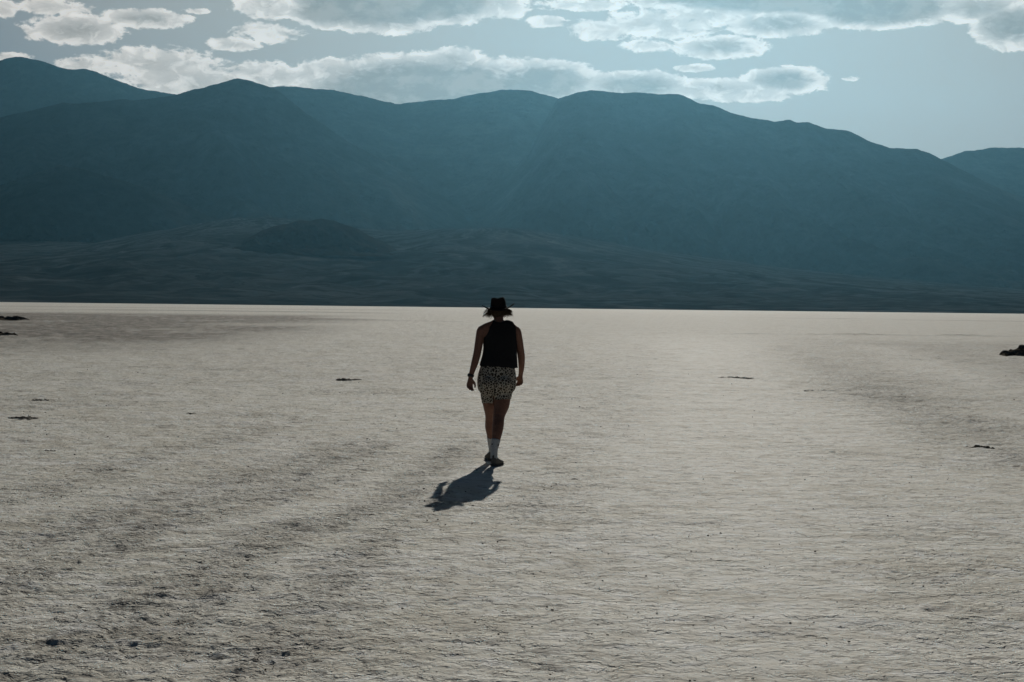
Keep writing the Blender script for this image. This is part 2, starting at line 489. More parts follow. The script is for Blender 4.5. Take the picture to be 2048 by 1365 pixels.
# ------------------------------------------------------------------ mountains
def rock_mat(name, dark, mid, lite, sc_, stretch=(1, 1, 1), bump_d=0.0):
    m, nt, b = new_mat(name)
    pos = N(nt, 'ShaderNodeNewGeometry').outputs['Position']
    v = mapping(nt, pos, scale=stretch)
    n1 = noise(nt, v, sc_, 7.0, 0.62, 0.4)
    n2 = noise(nt, v, sc_ * 9.0, 5.0, 0.65)
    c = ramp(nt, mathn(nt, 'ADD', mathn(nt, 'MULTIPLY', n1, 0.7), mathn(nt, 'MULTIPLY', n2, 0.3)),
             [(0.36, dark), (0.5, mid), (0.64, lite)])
    nt.links.new(c, b.inputs['Base Color'])
    b.inputs['Roughness'].default_value = 0.95
    b.inputs['Specular IOR Level'].default_value = 0.0
    if bump_d:
        bp = N(nt, 'ShaderNodeBump')
        bp.inputs['Strength'].default_value = 0.7
        bp.inputs['Distance'].default_value = bump_d
        nt.links.new(n2, bp.inputs['Height'])
        nt.links.new(bp.outputs['Normal'], b.inputs['Normal'])
    return m

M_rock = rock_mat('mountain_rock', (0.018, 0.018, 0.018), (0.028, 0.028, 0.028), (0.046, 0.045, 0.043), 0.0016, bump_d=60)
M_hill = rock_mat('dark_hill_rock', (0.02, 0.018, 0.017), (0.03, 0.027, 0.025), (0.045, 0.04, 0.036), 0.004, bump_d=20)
def fan_mat():
    m, nt, b = new_mat('fan_gravel')
    pos = N(nt, 'ShaderNodeNewGeometry').outputs['Position']
    sp = N(nt, 'ShaderNodeSeparateXYZ'); nt.links.new(pos, sp.inputs[0])
    cols = []
    for px in (480, 965):                                   # washes spread from the two canyon mouths
        v = ray(px, 430); ax_, ay_ = v.x / v.y * 10800, 10800
        dx = mathn(nt, 'SUBTRACT', sp.outputs['X'], ax_); dy = mathn(nt, 'SUBTRACT', ay_, sp.outputs['Y'])
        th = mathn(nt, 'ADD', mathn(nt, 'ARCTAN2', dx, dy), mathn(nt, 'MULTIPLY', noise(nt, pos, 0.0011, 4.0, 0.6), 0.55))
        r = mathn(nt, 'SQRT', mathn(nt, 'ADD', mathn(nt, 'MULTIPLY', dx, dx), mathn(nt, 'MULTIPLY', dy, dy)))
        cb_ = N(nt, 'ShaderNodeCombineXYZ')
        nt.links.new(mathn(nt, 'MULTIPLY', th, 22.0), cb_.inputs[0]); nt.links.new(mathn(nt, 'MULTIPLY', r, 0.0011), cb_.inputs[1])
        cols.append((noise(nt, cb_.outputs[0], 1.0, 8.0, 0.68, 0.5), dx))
    side = smooth(nt, cols[1][1], -1500.0, -300.0)
    mx = N(nt, 'ShaderNodeMix'); mx.data_type = 'FLOAT'
    nt.links.new(side, mx.inputs[0]); nt.links.new(cols[0][0], mx.inputs[2]); nt.links.new(cols[1][0], mx.inputs[3])
    n2 = noise(nt, pos, 0.012, 6.0, 0.7)
    f = mathn(nt, 'ADD', mathn(nt, 'MULTIPLY', mx.outputs[0], 0.75), mathn(nt, 'MULTIPLY', n2, 0.25))
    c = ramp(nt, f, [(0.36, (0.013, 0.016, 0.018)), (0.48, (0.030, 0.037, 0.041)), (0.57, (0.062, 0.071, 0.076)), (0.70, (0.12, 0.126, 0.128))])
    nt.links.new(c, b.inputs['Base Color'])
    b.inputs['Roughness'].default_value = 0.95
    b.inputs['Specular IOR Level'].default_value = 0.0
    return m
M_fan = fan_mat()

def layer(name, pts, Yc, Y0, Zb, mat, label, nx=420, ny=100, gully=0.3, conc=1.45, jag=5.0, seed=0, wl=1000.0, back=1.35):
    a = []; z = []
    for (px, py) in pts:
        v = ray(px, py)
        a.append(v.x / v.y); z.append(EYE + v.z / v.y * Yc)
    a = np.array(a); z = np.array(z)
    aa = np.linspace(a[0], a[-1], nx)
    zc = np.interp(aa, a, z)
    k = np.ones(3) / 3
    zs = np.convolve(np.pad(zc, 1, mode='edge'), k, mode='valid')
    X = aa * Yc
    zs = zs + 2.2 * jag * fbm(X / 260.0, X * 0 + seed, 5, seed + 3, 0.66)
    t = np.concatenate([np.linspace(0, 1, ny), np.linspace(1, back, 14)[1:]])
    T, XX = np.meshgrid(t, X, indexing='ij')
    ZC = np.broadcast_to(zs, T.shape)
    Y = Y0 + (Yc - Y0) * T
    tf = np.clip(T, 0, 1)
    Zb_ = Zb(XX) if callable(Zb) else Zb
    prof = tf ** conc
    Z = Zb_ + (ZC - Zb_) * prof
    wx = XX + 500 * gnoise(XX / 1900, Y / 1900, seed + 9) + (Y - Yc) * 0.25
    wy = Y
    rid = np.abs(gnoise(wx / wl, wy / (wl * 2.6), seed)) * 1.1
    rid = rid + 0.5 * np.abs(gnoise(wx / (wl * .45) + 3, wy / (wl * 1.1), seed + 1))
    rid = rid + 0.26 * np.abs(gnoise(wx / (wl * .2), wy / (wl * .45), seed + 2))
    rid = rid + 0.12 * np.abs(gnoise(wx / (wl * .09), wy / (wl * .16), seed + 4))
    amp = gully * (np.maximum(ZC - Zb_, 0)) * np.clip(1.9 * (1 - tf), 0, 1) * np.clip(tf * 3.0, 0, 1)
    # a gully lowers the slope, a spur keeps it
    Z = Z - amp * (0.55 - rid)
    over = np.clip(T - 1, 0, None) / max(back - 1, 1e-3)
    Z = Z - (ZC + 200) * over ** 1.4
    V = np.stack([XX, Y, Z], -1).reshape(-1, 3)
    o = link(name, grid_mesh(name, V, len(t), nx), mat)
    o['kind'] = 'structure'
    o['label'] = label
    return o

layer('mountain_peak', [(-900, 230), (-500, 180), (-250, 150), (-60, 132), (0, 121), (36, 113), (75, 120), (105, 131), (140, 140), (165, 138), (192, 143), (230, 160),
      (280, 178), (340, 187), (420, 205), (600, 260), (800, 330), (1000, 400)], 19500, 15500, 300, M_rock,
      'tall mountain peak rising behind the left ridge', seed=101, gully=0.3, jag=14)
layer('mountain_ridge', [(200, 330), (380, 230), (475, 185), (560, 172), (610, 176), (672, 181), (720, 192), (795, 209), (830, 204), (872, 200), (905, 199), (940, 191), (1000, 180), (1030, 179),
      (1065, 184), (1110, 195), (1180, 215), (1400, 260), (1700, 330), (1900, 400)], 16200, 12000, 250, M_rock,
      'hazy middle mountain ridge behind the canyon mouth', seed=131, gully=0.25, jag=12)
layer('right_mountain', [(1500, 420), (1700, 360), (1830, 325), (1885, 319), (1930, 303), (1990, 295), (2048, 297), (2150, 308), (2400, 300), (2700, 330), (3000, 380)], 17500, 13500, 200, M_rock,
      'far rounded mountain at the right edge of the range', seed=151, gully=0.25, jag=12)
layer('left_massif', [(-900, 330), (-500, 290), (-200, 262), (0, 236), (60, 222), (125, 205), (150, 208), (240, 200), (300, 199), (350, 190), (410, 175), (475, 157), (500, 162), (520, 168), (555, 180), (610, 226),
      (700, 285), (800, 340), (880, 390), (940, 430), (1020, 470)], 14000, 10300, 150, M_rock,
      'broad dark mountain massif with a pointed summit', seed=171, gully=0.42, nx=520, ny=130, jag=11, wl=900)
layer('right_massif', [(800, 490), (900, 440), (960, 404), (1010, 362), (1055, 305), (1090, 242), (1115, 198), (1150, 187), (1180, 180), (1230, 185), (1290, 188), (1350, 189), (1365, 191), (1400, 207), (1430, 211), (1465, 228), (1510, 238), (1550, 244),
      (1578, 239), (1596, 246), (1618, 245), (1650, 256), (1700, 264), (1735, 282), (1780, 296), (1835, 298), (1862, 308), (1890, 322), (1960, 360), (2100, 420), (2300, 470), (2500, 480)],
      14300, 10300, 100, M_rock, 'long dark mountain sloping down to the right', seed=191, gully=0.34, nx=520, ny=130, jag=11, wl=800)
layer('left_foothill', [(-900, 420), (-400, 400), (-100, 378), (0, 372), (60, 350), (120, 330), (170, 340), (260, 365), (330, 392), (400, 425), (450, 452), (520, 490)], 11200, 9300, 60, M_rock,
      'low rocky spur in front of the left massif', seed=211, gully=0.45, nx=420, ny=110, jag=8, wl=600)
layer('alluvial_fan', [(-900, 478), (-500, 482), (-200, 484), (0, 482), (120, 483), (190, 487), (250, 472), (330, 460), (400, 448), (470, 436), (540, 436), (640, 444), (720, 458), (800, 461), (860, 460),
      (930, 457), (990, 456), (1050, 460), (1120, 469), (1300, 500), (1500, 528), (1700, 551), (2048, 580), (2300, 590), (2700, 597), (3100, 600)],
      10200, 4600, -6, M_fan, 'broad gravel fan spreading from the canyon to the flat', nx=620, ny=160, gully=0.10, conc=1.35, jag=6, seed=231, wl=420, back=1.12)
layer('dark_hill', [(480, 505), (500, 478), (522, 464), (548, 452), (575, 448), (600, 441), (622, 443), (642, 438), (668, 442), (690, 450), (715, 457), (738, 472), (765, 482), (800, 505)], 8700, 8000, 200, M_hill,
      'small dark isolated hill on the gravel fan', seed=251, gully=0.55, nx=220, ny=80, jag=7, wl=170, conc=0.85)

# ------------------------------------------------------------------ haze
def build_haze():
    bm = bmesh.new()
    x0, x1, y0, y1, z0, z1 = -16000, 16000, -11000, 27500, -420, 2900
    vs = [bm.verts.new((x, y, z)) for x in (x0, x1) for y in (y0, y1) for z in (z0, z1)]
    for f in ((0, 1, 3, 2), (4, 6, 7, 5), (0, 4, 5, 1), (2, 3, 7, 6), (0, 2, 6, 4), (1, 5, 7, 3)):
        bm.faces.new([vs[i] for i in f])
    bmesh.ops.recalc_face_normals(bm, faces=bm.faces)
    me = bpy.data.meshes.new('haze'); bm.to_mesh(me); bm.free()
    m = bpy.data.materials.new('haze_air'); m.use_nodes = True
    nt = m.node_tree; nt.nodes.clear()
    out = N(nt, 'ShaderNodeOutputMaterial')
    v = N(nt, 'ShaderNodeVolumePrincipled')
    v.inputs['Color'].default_value = (0.275, 0.68, 0.95, 1)
    v.inputs['Density'].default_value = 6.2e-6
    v.inputs['Anisotropy'].default_value = 0.87
    nt.links.new(v.outputs[0], out.inputs['Volume'])
    o = link('haze', me, m)
    o['kind'] = 'stuff'
    o['label'] = 'blue haze hanging in the valley air'
    return o
build_haze()

# ------------------------------------------------------------------ walker
PXM = EYE / 318.0                                   # metres per photo pixel at the walker
def P(px, py, f=0.0):
    return at_depth(px, py, FOOT.y + f) - FOOT

CRn = np.array(CR)
def proj(V):
    """local walker coordinates to photo pixels (used to lay out hems and cut edges)"""
    W = V + np.array(FOOT) - np.array((0, 0, EYE))
    c = W @ CRn
    return 1024 + FPX * c[:, 0] / -c[:, 2], 682.5 - FPX * c[:, 1] / -c[:, 2]

def catmull(vals, sub):
    v = [np.array(x, dtype=float) for x in vals]
    v = [2 * v[0] - v[1]] + v + [2 * v[-1] - v[-2]]
    out = []
    for i in range(1, len(v) - 2):
        for k in range(sub):
            t = k / sub
            out.append(0.5 * ((2 * v[i]) + (-v[i - 1] + v[i + 1]) * t + (2 * v[i - 1] - 5 * v[i] + 4 * v[i + 1] - v[i + 2]) * t * t
                              + (-v[i - 1] + 3 * v[i] - 3 * v[i + 1] + v[i + 2]) * t ** 3))
    out.append(v[-2])
    return out

def tube(bm, pts, rad, seg=16, sub=4, ref=(1, 0, 0), cap=True):
    """closed tapered tube; rad entries are r or (side, depth)"""
    rad = [(r, r) if isinstance(r, (int, float)) else r for r in rad]
    if sub > 1:
        pp = catmull([tuple(p) for p in pts], sub); rr = catmull(rad, sub)
    else:
        pp = [np.array(p, dtype=float) for p in pts]; rr = [np.array(r) for r in rad]
    rings = []
    n = len(pp)
    for i in range(n):
        t = Vector(pp[min(i + 1, n - 1)] - pp[max(i - 1, 0)]).normalized()
        s = Vector(ref); s = (s - t * s.dot(t)).normalized()
        d = t.cross(s)
        rings.append([bm.verts.new(Vector(pp[i]) + s * (max(rr[i][0], 1e-4) * math.cos(a)) + d * (max(rr[i][1], 1e-4) * math.sin(a)))
                      for a in [2 * math.pi * k / seg for k in range(seg)]])
    for i in range(n - 1):
        for k in range(seg):
            bm.faces.new((rings[i][k], rings[i][(k + 1) % seg], rings[i + 1][(k + 1) % seg], rings[i + 1][k]))
    if cap:
        bm.faces.new(rings[0][::-1]); bm.faces.new(rings[-1])

def ball(bm, c, r, u=16, v=12):
    m = Matrix.Translation(c) @ Matrix.Diagonal((r[0], r[1], r[2], 1.0))
    bmesh.ops.create_uvsphere(bm, u_segments=u, v_segments=v, radius=1.0, matrix=m)

def bm_mesh(bm, name, smooth_=True):
    bmesh.ops.recalc_face_normals(bm, faces=bm.faces)
    me = bpy.data.meshes.new(name); bm.to_mesh(me); bm.free()
    if smooth_:
        me.polygons.foreach_set('use_smooth', np.ones(len(me.polygons), dtype=bool))
    return me

def fuse(bm, name, voxel, iters=6, keep=None, thick=0.0, inflate=0.0):
    """join overlapping closed pieces into one skin; optionally keep a region and give it thickness"""
    me = bm_mesh(bm, name)
    o = bpy.data.objects.new(name, me); col.objects.link(o)
    md = o.modifiers.new('r', 'REMESH'); md.mode = 'VOXEL'; md.voxel_size = voxel; md.use_smooth_shade = True
    if iters:
        sm = o.modifiers.new('s', 'SMOOTH'); sm.factor = 0.5; sm.iterations = iters
    dg = bpy.context.evaluated_depsgraph_get()
    res = bpy.data.meshes.new_from_object(o.evaluated_get(dg))
    bpy.data.objects.remove(o); bpy.data.meshes.remove(me)
    if keep is not None:
        b2 = bmesh.new(); b2.from_mesh(res)
        V = np.array([f.calc_center_median() for f in b2.faces])
        k = keep(V)
        bmesh.ops.delete(b2, geom=[f for f, q in zip(b2.faces, k) if not q], context='FACES')
        # even out the cut edge
        for _ in range(4):
            be = [v for v in b2.verts if v.is_boundary]
            new = {}
            for v in be:
                nb = [e.other_vert(v) for e in v.link_edges if e.is_boundary]
                if len(nb) == 2:
                    new[v] = v.co * 0.5 + (nb[0].co + nb[1].co) * 0.25
            for v, c in new.items():
                v.co = c
        if thick:
            b2.normal_update()
            geom = bmesh.ops.solidify(b2, geom=list(b2.faces), thickness=thick)
        b2.to_mesh(res); b2.free()
    res.name = name
    res.polygons.foreach_set('use_smooth', np.ones(len(res.polygons), dtype=bool))
    return res

def flat_mat(name, c, rough=0.8, spec=0.2):
    m, nt, b = new_mat(name)
    pos = N(nt, 'ShaderNodeTexCoord').outputs['Object']
    n_ = noise(nt, pos, 60.0, 4.0, 0.6)
    nt.links.new(ramp(nt, n_, [(0.3, tuple(v * 0.8 for v in c)), (0.7, tuple(v * 1.15 for v in c))]), b.inputs['Base Color'])
    b.inputs['Roughness'].default_value = rough
    b.inputs['Specular IOR Level'].default_value = spec
    return m

M_skin = flat_mat('skin', (0.21, 0.10, 0.065), 0.6, 0.3)
M_black = flat_mat('black_cotton', (0.018, 0.018, 0.019), 0.95, 0.1)
M_hat = flat_mat('dark_felt', (0.022, 0.017, 0.015), 0.95, 0.1)
M_band = flat_mat('hat_band_leather', (0.012, 0.01, 0.009), 0.6, 0.3)
M_sock = flat_mat('white_sock_knit', (0.5, 0.5, 0.49), 0.95, 0.05)
M_mark = flat_mat('black_print_and_shade', (0.02, 0.02, 0.02), 0.9, 0.1)
M_shoe = flat_mat('shoe_mesh', (0.15, 0.135, 0.115), 0.85, 0.2)
M_sole = flat_mat('shoe_rubber', (0.085, 0.078, 0.07), 0.8, 0.2)
M_watch = flat_mat('watch_rubber', (0.015, 0.015, 0.016), 0.5, 0.4)
M_eye = flat_mat('eye', (0.25, 0.23, 0.21), 0.2, 0.5)
M_lip = flat_mat('lip', (0.32, 0.11, 0.09), 0.5, 0.3)
m, nt, b = new_mat('leopard_print')
pos = N(nt, 'ShaderNodeTexCoord').outputs['Object']
wn = N(nt, 'ShaderNodeTexNoise'); wn.inputs['Scale'].default_value = 30.0
nt.links.new(pos, wn.inputs['Vector'])
wv = N(nt, 'ShaderNodeVectorMath', operation='MULTIPLY_ADD')
nt.links.new(wn.outputs['Color'], wv.inputs[0]); wv.inputs[1].default_value = (0.02, 0.02, 0.02); nt.links.new(pos, wv.inputs[2])
vo = N(nt, 'ShaderNodeTexVoronoi', feature='DISTANCE_TO_EDGE'); vo.inputs['Scale'].default_value = 35.0
nt.links.new(wv.outputs[0], vo.inputs['Vector'])
nt.links.new(ramp(nt, vo.outputs['Distance'], [(0.085, (0.44, 0.39, 0.32)), (0.14, (0.025, 0.02, 0.016)), (0.36, (0.03, 0.022, 0.016)), (0.46, (0.13, 0.085, 0.05))]), b.inputs['Base Color'])
b.inputs['Roughness'].default_value = 0.85
b.inputs['Specular IOR Level'].default_value = 0.15
M_leo = m
m = bpy.data.materials.new('blond_hair'); m.use_nodes = True
nt = m.node_tree; nt.nodes.clear()
o_ = N(nt, 'ShaderNodeOutputMaterial'); d_ = N(nt, 'ShaderNodeBsdfDiffuse'); t_ = N(nt, 'ShaderNodeBsdfTranslucent'); x_ = N(nt, 'ShaderNodeMixShader')
hp = N(nt, 'ShaderNodeTexCoord').outputs['Object']
hc = ramp(nt, noise(nt, hp, 90.0, 3.0), [(0.3, (0.05, 0.032, 0.02)), (0.7, (0.22, 0.155, 0.095))])
nt.links.new(hc, d_.inputs['Color']); nt.links.new(hc, t_.inputs['Color'])
x_.inputs[0].default_value = 0.45
nt.links.new(d_.outputs[0], x_.inputs[1]); nt.links.new(t_.outputs[0], x_.inputs[2]); nt.links.new(x_.outputs[0], o_.inputs['Surface'])
M_hair = m

person = bpy.data.objects.new('person', None)
person.empty_display_size = 0.3
col.objects.link(person)
person.location = FOOT
person['label'] = 'walking person seen from behind in hat, black tank top and leopard print shorts'
person['category'] = 'person'

# leg and arm paths: (photo x, photo y, metres ahead of the rear heel, radius)
R_LEG = [(1009, 768, .30, .086), (1005, 797, .27, .086), (1003, 812, .24, .082), (999, 828, .19, .066), (997.5, 838, .16, .060), (996, 854, .10, .0605), (993.5, 872, .05, .050), (990, 890, .02, .040), (988, 906, 0, .033), (988, 917, 0.005, .028)]
L_LEG = [(978, 768, .30, .086), (979, 797, .34, .082), (980, 812, .39, .074), (981, 828, .47, .060), (981, 837, .52, .056), (980.5, 854, .57, .056), (982, 870, .64, .046), (983, 886, .70, .037), (984, 899, .75, .032), (984, 907, .77, .028)]
L_ARM = [(974, 657, .30, .030), (964, 660.5, .295, .050), (960, 674, .285, .046), (956.5, 695, .265, .0425), (953.5, 711, .25, .041), (949, 728, .235, .037), (945, 741, .225, .030), (942, 751, .22, .025), (941, 757, .22, .026)]
R_ARM = [(1022, 658, .30, .030), (1031.5, 661.5, .30, .049), (1036, 674, .305, .045), (1040, 695, .33, .041), (1042.5, 713, .36, .040), (1043, 730, .40, .034), (1042.5, 741, .43, .028), (1041.5, 748, .45, .0245), (1041, 753, .46, .026)]

def limb(bm, path, grow=0.0, seg=16):
    tube(bm, [P(a, b_, f) for a, b_, f, r in path], [r + grow for a, b_, f, r in path], seg)

TORSO = [  # photo x, photo y, half width px, half depth m, ahead
    (997.5, 641, 9.5, .052, .32), (997.5, 645, 20, .058, .312), (997.5, 649.5, 32.5, .064, .305), (997.5, 656, 37, .080, .30), (997.5, 668, 34, .097, .30), (998, 684, 31.5, .106, .30),
    (998, 702, 29.5, .103, .30), (997, 718, 28.5, .096, .30), (996, 733, 31.5, .104, .295), (994.5, 748, 36, .116, .285), (993.5, 764, 38, .124, .28), (993.5, 778, 33, .105, .29), (993, 786, 22, .07, .30)]

def torso(bm, rings, grow=0.0):
    tube(bm, [P(x, y, f) for x, y, hw, hd, f in rings], [(hw * PXM + grow, hd + grow) for x, y, hw, hd, f in rings], 28)

def hand(bm, W, d, s, n, k=1.0, curl=(0.35, 0.55, 0.45)):
    """W wrist, d pointing along the hand, s towards the index side, n out of the palm"""
    W = Vector(W); d = Vector(d).normalized(); s = Vector(s); s = (s - d * s.dot(d)).normalized()
    n = Vector(n); n = (n - d * n.dot(d) - s * n.dot(s)).normalized()
    tube(bm, [W - d * .02, W + d * .02 * k, W + d * .055 * k, W + d * .088 * k], [(.024, .019), (.030, .017), (.038, .015), (.036, .012)], 14, 3, ref=s)
    for q, (off, ln) in enumerate(((-.029, .058), (-.010, .072), (.010, .078), (.029, .070))):
        p = W + d * (.082 - abs(off) * .25) * k + s * off
        pts = [p - d * .02]; a = 0.12
        dirn = d
        pts.append(p.copy())
        for j, fr in enumerate((0.45, 0.32, 0.23)):
            a += curl[j] * (1.0 + 0.12 * (1.5 - q))
            dirn = d * math.cos(a) + n * math.sin(a) + s * (off * 1.5)
            p = p + dirn.normalized() * ln * fr * k
            pts.append(p.copy())
        tube(bm, pts, [.0095, .0095, .0088, .0082, .0066], 10, 3, ref=s)
    b0 = W + d * .02 * k + s * .022 + n * .006
    pts = [b0, b0 + (d * .025 + s * .022 + n * .012) * k, b0 + (d * .052 + s * .030 + n * .018) * k, b0 + (d * .076 + s * .028 + n * .022) * k]
    tube(bm, pts, [.014, .0125, .0105, .008], 10, 3, ref=n)

# --- body: one continuous skin
bm = bmesh.new()
torso(bm, TORSO)
limb(bm, R_LEG); limb(bm, L_LEG); limb(bm, L_ARM); limb(bm, R_ARM)
tube(bm, [P(997.5, 652, .30), P(997.5, 642, .315), P(997, 633, .335), P(997, 625, .35)], [(.062, .058), (.053, .054), (.050, .053), (.05, .056)], 18)
HC = P(997, 621.5, .375)
ball(bm, HC, (.074, .094, .108), 24, 18)
ball(bm, HC + Vector((0, .035, -.055)), (.052, .055, .058), 20, 14)                      # jaw
tube(bm, [HC + Vector((0, .088, .018)), HC + Vector((0, .106, -.012)), HC + Vector((0, .094, -.026))], [.008, .012, .013], 10, 3)   # nose
for sx in (-1, 1):
    ball(bm, HC + Vector((sx * .076, -.005, -.008)), (.009, .018, .030), 12, 10)           # ears
    ball(bm, HC + Vector((sx * .028, .078, -.002)), (.024, .017, .016), 12, 10)            # brow and lid
ball(bm, P(1007, 766, .20), (.082, .068, .080)); ball(bm, P(981, 766, .20), (.082, .068, .080))
hand(bm, P(941, 757, .22), (-.10, -.03, -1), (.85, .52, 0), (.45, -.75, 0), 1.0)
hand(bm, P(1041, 752, .46), (-.05, .10, -1), (-.80, .60, 0), (-.6, -.65, 0), 0.92, (0.5, 0.75, 0.6))
# feet inside the shoes
tube(bm, [P(988, 914, .005), P(989, 924, .04), P(992, 929, .12)], [.028, .026, .022], 12)
tube(bm, [P(984, 905, .76), P(983, 912, .80), P(981, 915, .90)], [.028, .026, .022], 12)
body = link('body', fuse(bm, 'body', 0.005, 3), M_skin, person)
for sx in (-1, 1):
    bm = bmesh.new(); ball(bm, HC + Vector((sx * .029, .090, .001)), (.011, .009, .008), 12, 8)
    link('eye', bm_mesh(bm, 'eye'), M_eye, person)
bm = bmesh.new(); ball(bm, HC + Vector((0, .088, -.055)), (.022, .008, .006), 12, 8)
link('mouth', bm_mesh(bm, 'mouth'), M_lip, person)

# --- tank top
SHIRT = [(997.5, 641.5, 9, .062, .32), (997, 645.3, 16, .072, .312), (998, 649.3, 27, .080, .305), (999.2, 656, 36.5, .094, .30), (999.5, 668, 36.5, .112, .30), (1000, 684, 34.5, .121, .30),
         (1000, 702, 34.5, .125, .298), (999, 718, 36.3, .130, .296), (997.5, 733, 39.0, .137, .292), (997, 745, 40.5, .140, .290)]
bm = bmesh.new(); torso(bm, SHIRT)
def keep_top(V):
    x, y = proj(V)
    wob_ = 1.1 * np.sin(x * 0.32) + 0.7 * np.sin(x * 0.83 + 1)
    k = y < 732.3 + (x - 958) * 0.058 + 0.6 * wob_
    le = np.interp(y, [636, 641, 650, 659, 667, 673, 678, 681], [979.5, 979.5, 978.6, 978.5, 975.5, 971, 965, 940])
    ri = np.interp(y, [636, 643, 650, 656, 664, 672, 678, 681], [1021, 1025, 1029.5, 1031.5, 1033, 1034.5, 1036, 1060])
    k &= (x > le) & (x < ri)
    neck = np.interp(x, [980, 984, 988, 994, 1000, 1006, 1010, 1014], [630, 638.5, 641.5, 644.5, 645.5, 644.5, 641.5, 630])
    back = V[:, 1] < P(998, 650, .312).y
    k &= ~((x > 983) & (x < 1012) & (y < np.where(back, neck, neck + 9)))
    return k
top = link('tank_top', fuse(bm, 'tank_top', 0.007, 5, keep_top, 0.004), M_black, person)

# --- leopard shorts
bm = bmesh.new()
torso(bm, [(996, 722, 31, .105, .295), (995.5, 734, 34.5, .118, .29), (994.5, 748, 38.3, .130, .283), (993.5, 764, 39.8, .137, .28), (993, 778, 38, .13, .285), (993, 789, 30, .10, .295)])
limb(bm, [(1009, 766, .29, .100), (1005.5, 790, .275, .0975), (1004, 804, .26, .094), (1002, 824, .22, .088)], 0.0, 20)
limb(bm, [(978, 766, .29, .100), (979, 790, .325, .0955), (980, 806, .36, .086), (981, 830, .46, .078)], 0.0, 20)
ball(bm, P(1007, 767, .195), (.092, .080, .088)); ball(bm, P(981, 767, .195), (.092, .080, .088))
def keep_shorts(V):
    x, y = proj(V)
    lim = np.where(x > 987.5, 799.5 - (x - 1004) * 0.06, 807.0)
    far = V[:, 1] > P(990, 800, .40).y
    slit = (np.abs(x - 987.5) < 1.5) & (y > 793)
    return (y > 726) & (y < lim) & ~slit
shorts = link('shorts', fuse(bm, 'shorts', 0.007, 5, keep_shorts, 0.003), M_leo, person)
# dark tube laid along the back crease of the shorts as painted shade
from mathutils.bvhtree import BVHTree
tb = bmesh.new(); tb.from_mesh(shorts.data); tree = BVHTree.FromBMesh(tb)
def on_cloth(px, py):
    a_ = Vector((0, 0, EYE)) - FOOT
    hit = tree.ray_cast(a_, (P(px, py, .3) - a_).normalized())
    return hit[0]
crease_shade = [q for q in (on_cloth(991.5 - 3.5 * k / 12, 738 + 57 * k / 12) for k in range(13)) if q]
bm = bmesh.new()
tube(bm, crease_shade, [.0015 + .0035 * (k / len(crease_shade)) for k in range(len(crease_shade))], 6, 2)
link('crease_shade', bm_mesh(bm, 'crease_shade'), M_mark, shorts)
tb.free()

# --- hat
HATC = P(997, 617.5, .37)
tilt = Matrix.Rotation(RAD(-4.0), 3, 'Y')
hat_bm = bmesh.new()
seg = 48; rings = []
prof = [(0.0, .090, .104), (.012, .0895, .103), (.045, .084, .098), (.085, .077, .090), (.108, .072, .084), (.119, .062, .073), (.118, .040, .05), (.110, .016, .02)]
for (h, rx, ry) in prof:
    r_ = []
    for k in range(seg):
        a = 2 * math.pi * k / seg
        pinch = 1 - 0.10 * (h / .12) * max(0, math.sin(a)) ** 4
        sag = -0.010 * (h / .12) * math.exp(-((math.cos(a)) / .35) ** 2) * (1 if h > .1 else 0)
        v = Vector((rx * pinch * math.cos(a), ry * math.sin(a), h + sag))
        r_.append(hat_bm.verts.new(HATC + tilt @ v))
    rings.append(r_)
for i in range(len(rings) - 1):
    for k in range(seg):
        hat_bm.faces.new((rings[i][k], rings[i][(k + 1) % seg], rings[i + 1][(k + 1) % seg], rings[i + 1][k]))
hat_bm.faces.new(rings[-1])
brim = [rings[0]]
for j in range(1, 7):
    t = j / 6
    r_ = []
    for k in range(seg):
        a = 2 * math.pi * k / seg
        R0x, R0y = .090, .104
        Rx, Ry = .169 + 0.004 * math.sin(3 * a), .178
        ca = abs(math.cos(a))
        up = 0.046 * ca ** 1.8 * t ** 1.5 - 0.016 * (abs(math.sin(a)) ** 2) * t + 0.004 * math.sin(2 * a + 1) * t
        v = Vector(((R0x + (Rx - R0x) * t) * math.cos(a), (R0y + (Ry - R0y) * t) * math.sin(a), up))
        r_.append(hat_bm.verts.new(HATC + tilt @ v))
    brim.append(r_)
for i in range(6):
    for k in range(seg):
        hat_bm.faces.new((brim[i][(k + 1) % seg], brim[i][k], brim[i + 1][k], brim[i + 1][(k + 1) % seg]))
hat_bm.normal_update()
bmesh.ops.recalc_face_normals(hat_bm, faces=hat_bm.faces)
bmesh.ops.solidify(hat_bm, geom=list(hat_bm.faces), thickness=0.009)
hat = link('hat', bm_mesh(hat_bm, 'hat'), M_hat, person)
bm = bmesh.new()
rr_ = []
for h, g in ((.004, .0035), (.026, .0035), (.026, .001), (.004, .001)):
    rx = np.interp(h, [0, .012, .045], [.090, .0895, .084]) + g; ry = np.interp(h, [0, .012, .045], [.104, .103, .098]) + g
    rr_.append([bm.verts.new(HATC + tilt @ Vector((rx * math.cos(2 * math.pi * k / seg), ry * math.sin(2 * math.pi * k / seg), h))) for k in range(seg)])
for i in range(4):
    for k in range(seg):
        bm.faces.new((rr_[i][k], rr_[i][(k + 1) % seg], rr_[(i + 1) % 4][(k + 1) % seg], rr_[(i + 1) % 4][k]))
link('hat_band', bm_mesh(bm, 'hat_band'), M_band, hat)

